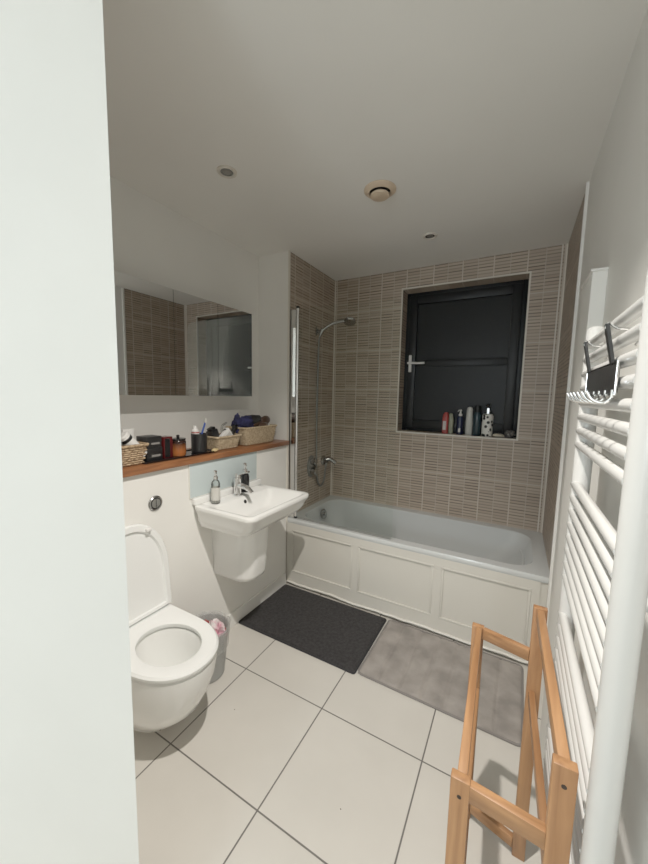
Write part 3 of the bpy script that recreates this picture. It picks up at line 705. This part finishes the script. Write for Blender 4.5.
# ------------------------------------------------------------------ things on the window sill
ZS, YS = WZ0 + .0005, .06
def bot(name, label, cat, prof, x, m, sy=1., y=YS, n=22):
    t = thing(name, label, cat, (x, y, ZS), 'toiletries on the window sill')
    b = B(); lathe(b, [(r, ZS + z) for r, z in prof], (x, y, 0), n, sy=sy); obj('bottle', b, m, t); return t
t = thing('shower_gel_bottle', 'red shower gel bottle with rounded top, leftmost on the sill', 'bottle', (.988, YS, ZS), 'toiletries on the window sill')
b = B(); loft(b, [rrect(.988, YS, .022, .018, .012, ZS), rrect(.988, YS, .024, .020, .014, ZS + .10), rrect(.990, YS, .021, .018, .013, ZS + .15), rrect(.992, YS, .012, .011, .009, ZS + .168)]); obj('bottle', b, 'red', t)
obj('label_patch', bx(.972, .996, YS - .0215, YS - .0196, ZS + .03, ZS + .10, bev=.0005), 'label', t, smooth=False)
t = thing('conditioner_bottle', 'pale green rounded bottle just right of the red one', 'bottle', (1.030, YS + .01, ZS), 'toiletries on the window sill')
b = B(); loft(b, [rrect(1.030, YS + .01, .017, .016, .012, ZS), rrect(1.030, YS + .01, .019, .018, .014, ZS + .11), rrect(1.027, YS + .01, .013, .013, .010, ZS + .155), rrect(1.026, YS + .01, .008, .008, .007, ZS + .162)]); obj('bottle', b, 'olive', t)
t = bot('hand_wash_bottle', 'navy bottle with white pump on the sill', 'bottle', [(.022, 0), (.0245, .005), (.0245, .125), (.020, .140), (.011, .146)], 1.098, 'navyp')
b = B(); pump(b, 1.098, YS, ZS + .1455, (-.3, -.95), 1.05); obj('pump', b, 'white', t)
obj('label_patch', bx(1.090, 1.106, YS - .0255, YS - .0238, ZS + .02, ZS + .05), 'label', t, smooth=False)
t = bot('shampoo_bottle', 'tall slim white bottle with tapered top on the sill', 'bottle', [(.022, 0), (.025, .006), (.026, .09), (.023, .15), (.022, .195), (.017, .212), (.006, .218)], 1.164, 'shampoo', .8)
t = bot('body_wash_bottle', 'dark teal translucent bottle between the white and spotted ones', 'bottle', [(.026, 0), (.029, .006), (.029, .155), (.024, .180)], 1.219, 'teal')
b = B(); lathe(b, [(.022, ZS + .1805), (.023, ZS + .205), (.023, ZS + .225), (.015, ZS + .23)], (1.219, YS, 0), 20); obj('cap', b, 'frame', t)
t = bot('spotted_dispenser', 'white dispenser with black cow spots and black pump', 'bottle', [(.036, 0), (.0385, .005), (.0385, .155), (.034, .168), (.014, .173)], 1.292, 'spots')
b = B(); pump(b, 1.292, YS, ZS + .1725, (-.2, -.97), 1.5); obj('pump', b, 'black', t)
obj('collar_tag', bx(1.286, 1.300, YS - .024, YS - .0225, ZS + .172, ZS + .212), 'satin', t)
b = B(); lump(b, (1.372, YS - .02, ZS + .014), (.042, .024, .014), .12, 1.5, 3., 3, ZS); tag(obj('soap_bar', b, 'soap', loc=(1.372, YS - .02, ZS)), 'flat ivory soap on the sill right of the spotted dispenser', 'soap', 'toiletries on the window sill')
b = B(); lump(b, (1.445, YS - .01, ZS + .028), (.034, .03, .030), .35, 2.6, 9., 4, ZS); tag(obj('bath_scrunch', b, 'loofah', loc=(1.445, YS - .01, ZS), ang=20), 'dark grey bath puff at the right end of the sill', 'bath puff', 'toiletries on the window sill')

# ------------------------------------------------------------------ towel radiator
RX, RY0, RY1 = 1.640, -2.155, -1.665
t = thing('towel_radiator', 'tall white ladder towel radiator on the right wall', 'radiator', (RX, (RY0 + RY1) / 2, .24))
for y in (RY0, RY1):
    b = B(); lathe(b, [(.012, .245), (.020, .25), (.021, .258), (.021, 1.637), (.020, 1.646), (.012, 1.652)], (RX + .004, y, 0), 24); obj('upright', b, 'rad', t)
zs = [1.605 - .0375 * i for i in range(8)] + [1.232 - .0379 * i for i in range(8)] + [.855 - .0382 * i for i in range(8)] + [.49 - .038 * i for i in range(6)]
proto = None
for i, z in enumerate(zs):
    if proto is None:
        BXR = RX - .007
        b = B(); tube(b, [(BXR, RY0 + .004, z), (BXR, RY1 + .006, z), (BXR, RY1 + .011, z), (BXR, RY1 + .014, z)], [.0112, .0112, .009, .004], 16)
        proto = obj('rail_bar', b, 'rad', t, loc=(BXR, (RY0 + RY1) / 2, z))
    else:
        o = proto.copy(); C.objects.link(o); o.parent = t; o.location = (BXR - RX, 0, z - .24)
for y in (RY1 - .06, RY0 + .06):
    for z in (1.135, .36):
        b = B(); lathe(b, [(.014, 0), (.018, .006), (.018, .022), (.012, .026), (.012, .057)], (RX + .001, y, z), 18, Matrix.Rotation(PI / 2, 3, 'Y')); obj('wall_bracket', b, 'rad', t)
for y in (RY0, RY1):
    b = B(); lathe(b, [(.010, .20), (.010, .246)], (RX + .004, y, 0), 14); tube(b, [(RX + .004, y, .206), (RX + .06, y, .206)], .010, 12); obj('valve', b, 'chrome', t)

# over-bar hook hanger
t = thing('hook_hanger', 'black and chrome hook rack hung over the top radiator bars', 'hook rack', (1.61, -1.93, 1.46))
yl, yr = -1.815, -2.035
for y in (yl, yr):
    b = B(); P = [(1.6185, 1.520), (1.6040, 1.594)]
    d = Vector((P[1][0] - P[0][0], 0, P[1][1] - P[0][1])).normalized(); nn = Vector((d.z, 0, -d.x)) * .0025
    loft(b, [[(P[0][0] + k * nn.x, y + h, P[0][1] + k * nn.z) for k, h in ((-1, -.0085), (1, -.0085), (1, .0085), (-1, .0085))],
             [(P[1][0] + k * nn.x, y + h, P[1][1] + k * nn.z) for k, h in ((-1, -.0085), (1, -.0085), (1, .0085), (-1, .0085))]])
    st = obj('strap', b, 'leather', t, smooth=False)
    b = B(); tube(b, smooth_path([(1.603, y, 1.586), (1.606, y, 1.5965), (1.620, y, 1.5865), (1.634, y, 1.5835), (1.646, y, 1.580), (1.650, y, 1.566), (1.646, y, 1.556)], 6), .0024, 8); obj('wire_hook', b, 'chrome', st)
b = B(); box(b, 1.6155, 1.6205, yr - .045, yl + .012, 1.474, 1.524, bev=.002); obj('back_plate', b, 'leather', t)
b = B(); ring = [(1.6165, y, z) for y, z in ((yr - .047, 1.472), (yl + .014, 1.472), (yl + .014, 1.526), (yr - .047, 1.526))]
tube(b, ring + ring[:1], .0022, 8); obj('plate_edge', b, 'chrome', t)
for k in range(6):
    y = yr - .036 + k * (yl - yr + .042) / 5
    b = B(); tube(b, smooth_path([(1.6150, y, 1.480), (1.6135, y, 1.466), (1.604, y + .003, 1.458), (1.590, y + .006, 1.463), (1.581, y + .008, 1.478)], 6), .0028, 8); obj('hook', b, 'chrome', t)

# ------------------------------------------------------------------ wooden towel rack
FL, FR, BL, BR = (1.431, -2.140), (1.591, -2.150), (1.416, -1.622), (1.580, -1.655)
hL, hR = .714, .850
t = thing('towel_rack', 'slatted oak towel stand with two stepped rails beside the radiator', 'towel rack', (1.51, -1.9, 0))
PW, PD = .036, .020
def post(x, y, h, face):
    b = B(); box(b, x - PW / 2, x + PW / 2, y - PD / 2, y + PD / 2, .0, h, bev=.002); o = obj('post', b, 'oak_z', t)
    if face:
        b = B(); lathe(b, [(.0042, 0), (.0042, .0008), (.001, .001)], (x, y - PD / 2, h - .036), 12, Matrix.Rotation(PI / 2, 3, 'X')); obj('screw_hole', b, 'hole', o)
post(*FL, hL, True); post(*FR, hR, True); post(*BL, hL, False); post(*BR, hR, False)
def rail(name, a, c, z, w_, h_, m):
    d = Vector((c[0] - a[0], c[1] - a[1], 0)); L_ = d.length; ang = math.atan2(d.y, d.x); mx, my = (a[0] + c[0]) / 2, (a[1] + c[1]) / 2
    b = B(); box(b, mx - L_ / 2, mx + L_ / 2, my - w_ / 2, my + w_ / 2, z - h_, z, bev=.002, rot=Matrix.Rotation(ang, 3, 'Z')); obj(name, b, m, t)
rail('towel_rail', (FL[0] + .002, FL[1] + PD / 2), (BL[0] + .003, BL[1] - PD / 2), hL - .001, .019, .034, 'oak_y')
rail('towel_rail', (FR[0], FR[1] + PD / 2), (BR[0], BR[1] - PD / 2), hR - .003, .019, .034, 'oak_y')
for zz in (hL - .004,):
    rail('cross_rail', (FL[0] + PW / 2 - .001, FL[1]), (FR[0] - PW / 2 + .001, FR[1]), zz, .018, .036, 'oak_x')
    rail('cross_rail', (BL[0] + PW / 2 - .001, BL[1]), (BR[0] - PW / 2 + .001, BR[1]), zz, .018, .036, 'oak_x')
rail('towel_rail', (FR[0] + .000, FR[1] + PD / 2), (BR[0] - .004, BR[1] - PD / 2), .585, .016, .03, 'oak_y')
rail('towel_rail', (FL[0] + .012, FL[1] + PD / 2), (BL[0] + .010, BL[1] - PD / 2), .50, .016, .03, 'oak_y')
zl = .06
for a, c in ((FL, FR), (BL, BR)): rail('cross_rail', (a[0] + PW / 2 - .001, a[1]), (c[0] - PW / 2 + .001, c[1]), zl, .018, .036, 'oak_x')

# crumbs on the floor
for (x, y, s, lb) in ((1.0525, -2.04, 1., 'dark dry leaf crumb on the pale floor tile nearest the rack'), (1.03, -1.83, .35, 'tiny dark speck on the floor between mats and doorway'), (.43, -1.73, .35, 'tiny dark speck on the floor tile near the bin')):
    b = B(); lump(b, (x, y, .003 * s), (.008 * s, .005 * s, .003 * s), .4, 2, x, 2, .0003); tag(obj('floor_crumb', b, 'leaf', loc=(x, y, 0)), lb, 'crumb', 'crumbs on the floor')

# ------------------------------------------------------------------ light
def spot(loc, tgt, e, ang, r, col, blend=.6):
    d = bpy.data.lights.new('lamp', 'SPOT'); d.energy = e; d.spot_size = math.radians(ang); d.spot_blend = blend; d.shadow_soft_size = r; d.color = col
    o = bpy.data.objects.new('downlight_lamp', d); C.objects.link(o); o.location = loc
    o.rotation_euler = (Vector(tgt) - Vector(loc)).to_track_quat('-Z', 'Y').to_euler(); return o
spot((1.2, -2.2, H - .02), (.74, -1.70, 0), 148, 100, .022, (1, .94, .855), .9)
a = bpy.data.lights.new('hall', 'POINT'); a.energy = 46; a.shadow_soft_size = .3; a.color = (.82, .92, 1)
o = bpy.data.objects.new('hall_lamp', a); C.objects.link(o); o.location = (1.15, -5.0, 1.6)
wd = bpy.data.worlds.new('World'); bpy.context.scene.world = wd; wd.use_nodes = True
wd.node_tree.nodes['Background'].inputs[0].default_value = (.004, .005, .007, 1)

# ------------------------------------------------------------------ camera
cam = bpy.data.cameras.new('cam'); cam.sensor_fit = 'HORIZONTAL'; cam.sensor_width = 36; cam.lens = 344.3789 / 648 * 36; cam.clip_start = .02
co = bpy.data.objects.new('Camera', cam); C.objects.link(co)
yaw, pitch, roll = .5077, -.10597, .02023
cy_, sy_, cp, sp = math.cos(yaw), math.sin(yaw), math.cos(pitch), math.sin(pitch)
fw = Vector((-sy_ * cp, cy_ * cp, sp)); rt = Vector((cy_, sy_, 0)); up = rt.cross(fw)
r2 = rt * math.cos(roll) + up * math.sin(roll); u2 = -rt * math.sin(roll) + up * math.cos(roll)
co.matrix_world = Matrix(((r2.x, u2.x, -fw.x, 1.4773), (r2.y, u2.y, -fw.y, -2.8115), (r2.z, u2.z, -fw.z, 1.4611), (0, 0, 0, 1)))
S = bpy.context.scene; S.camera = co
S.view_settings.view_transform = 'Standard'; S.view_settings.look = 'None'; S.view_settings.exposure = 0; S.view_settings.gamma = 1.22
S.cycles.max_bounces = 12; S.cycles.diffuse_bounces = 7; S.cycles.transmission_bounces = 10; S.cycles.use_denoising = True
S.cycles.caustics_reflective = False; S.cycles.caustics_refractive = False
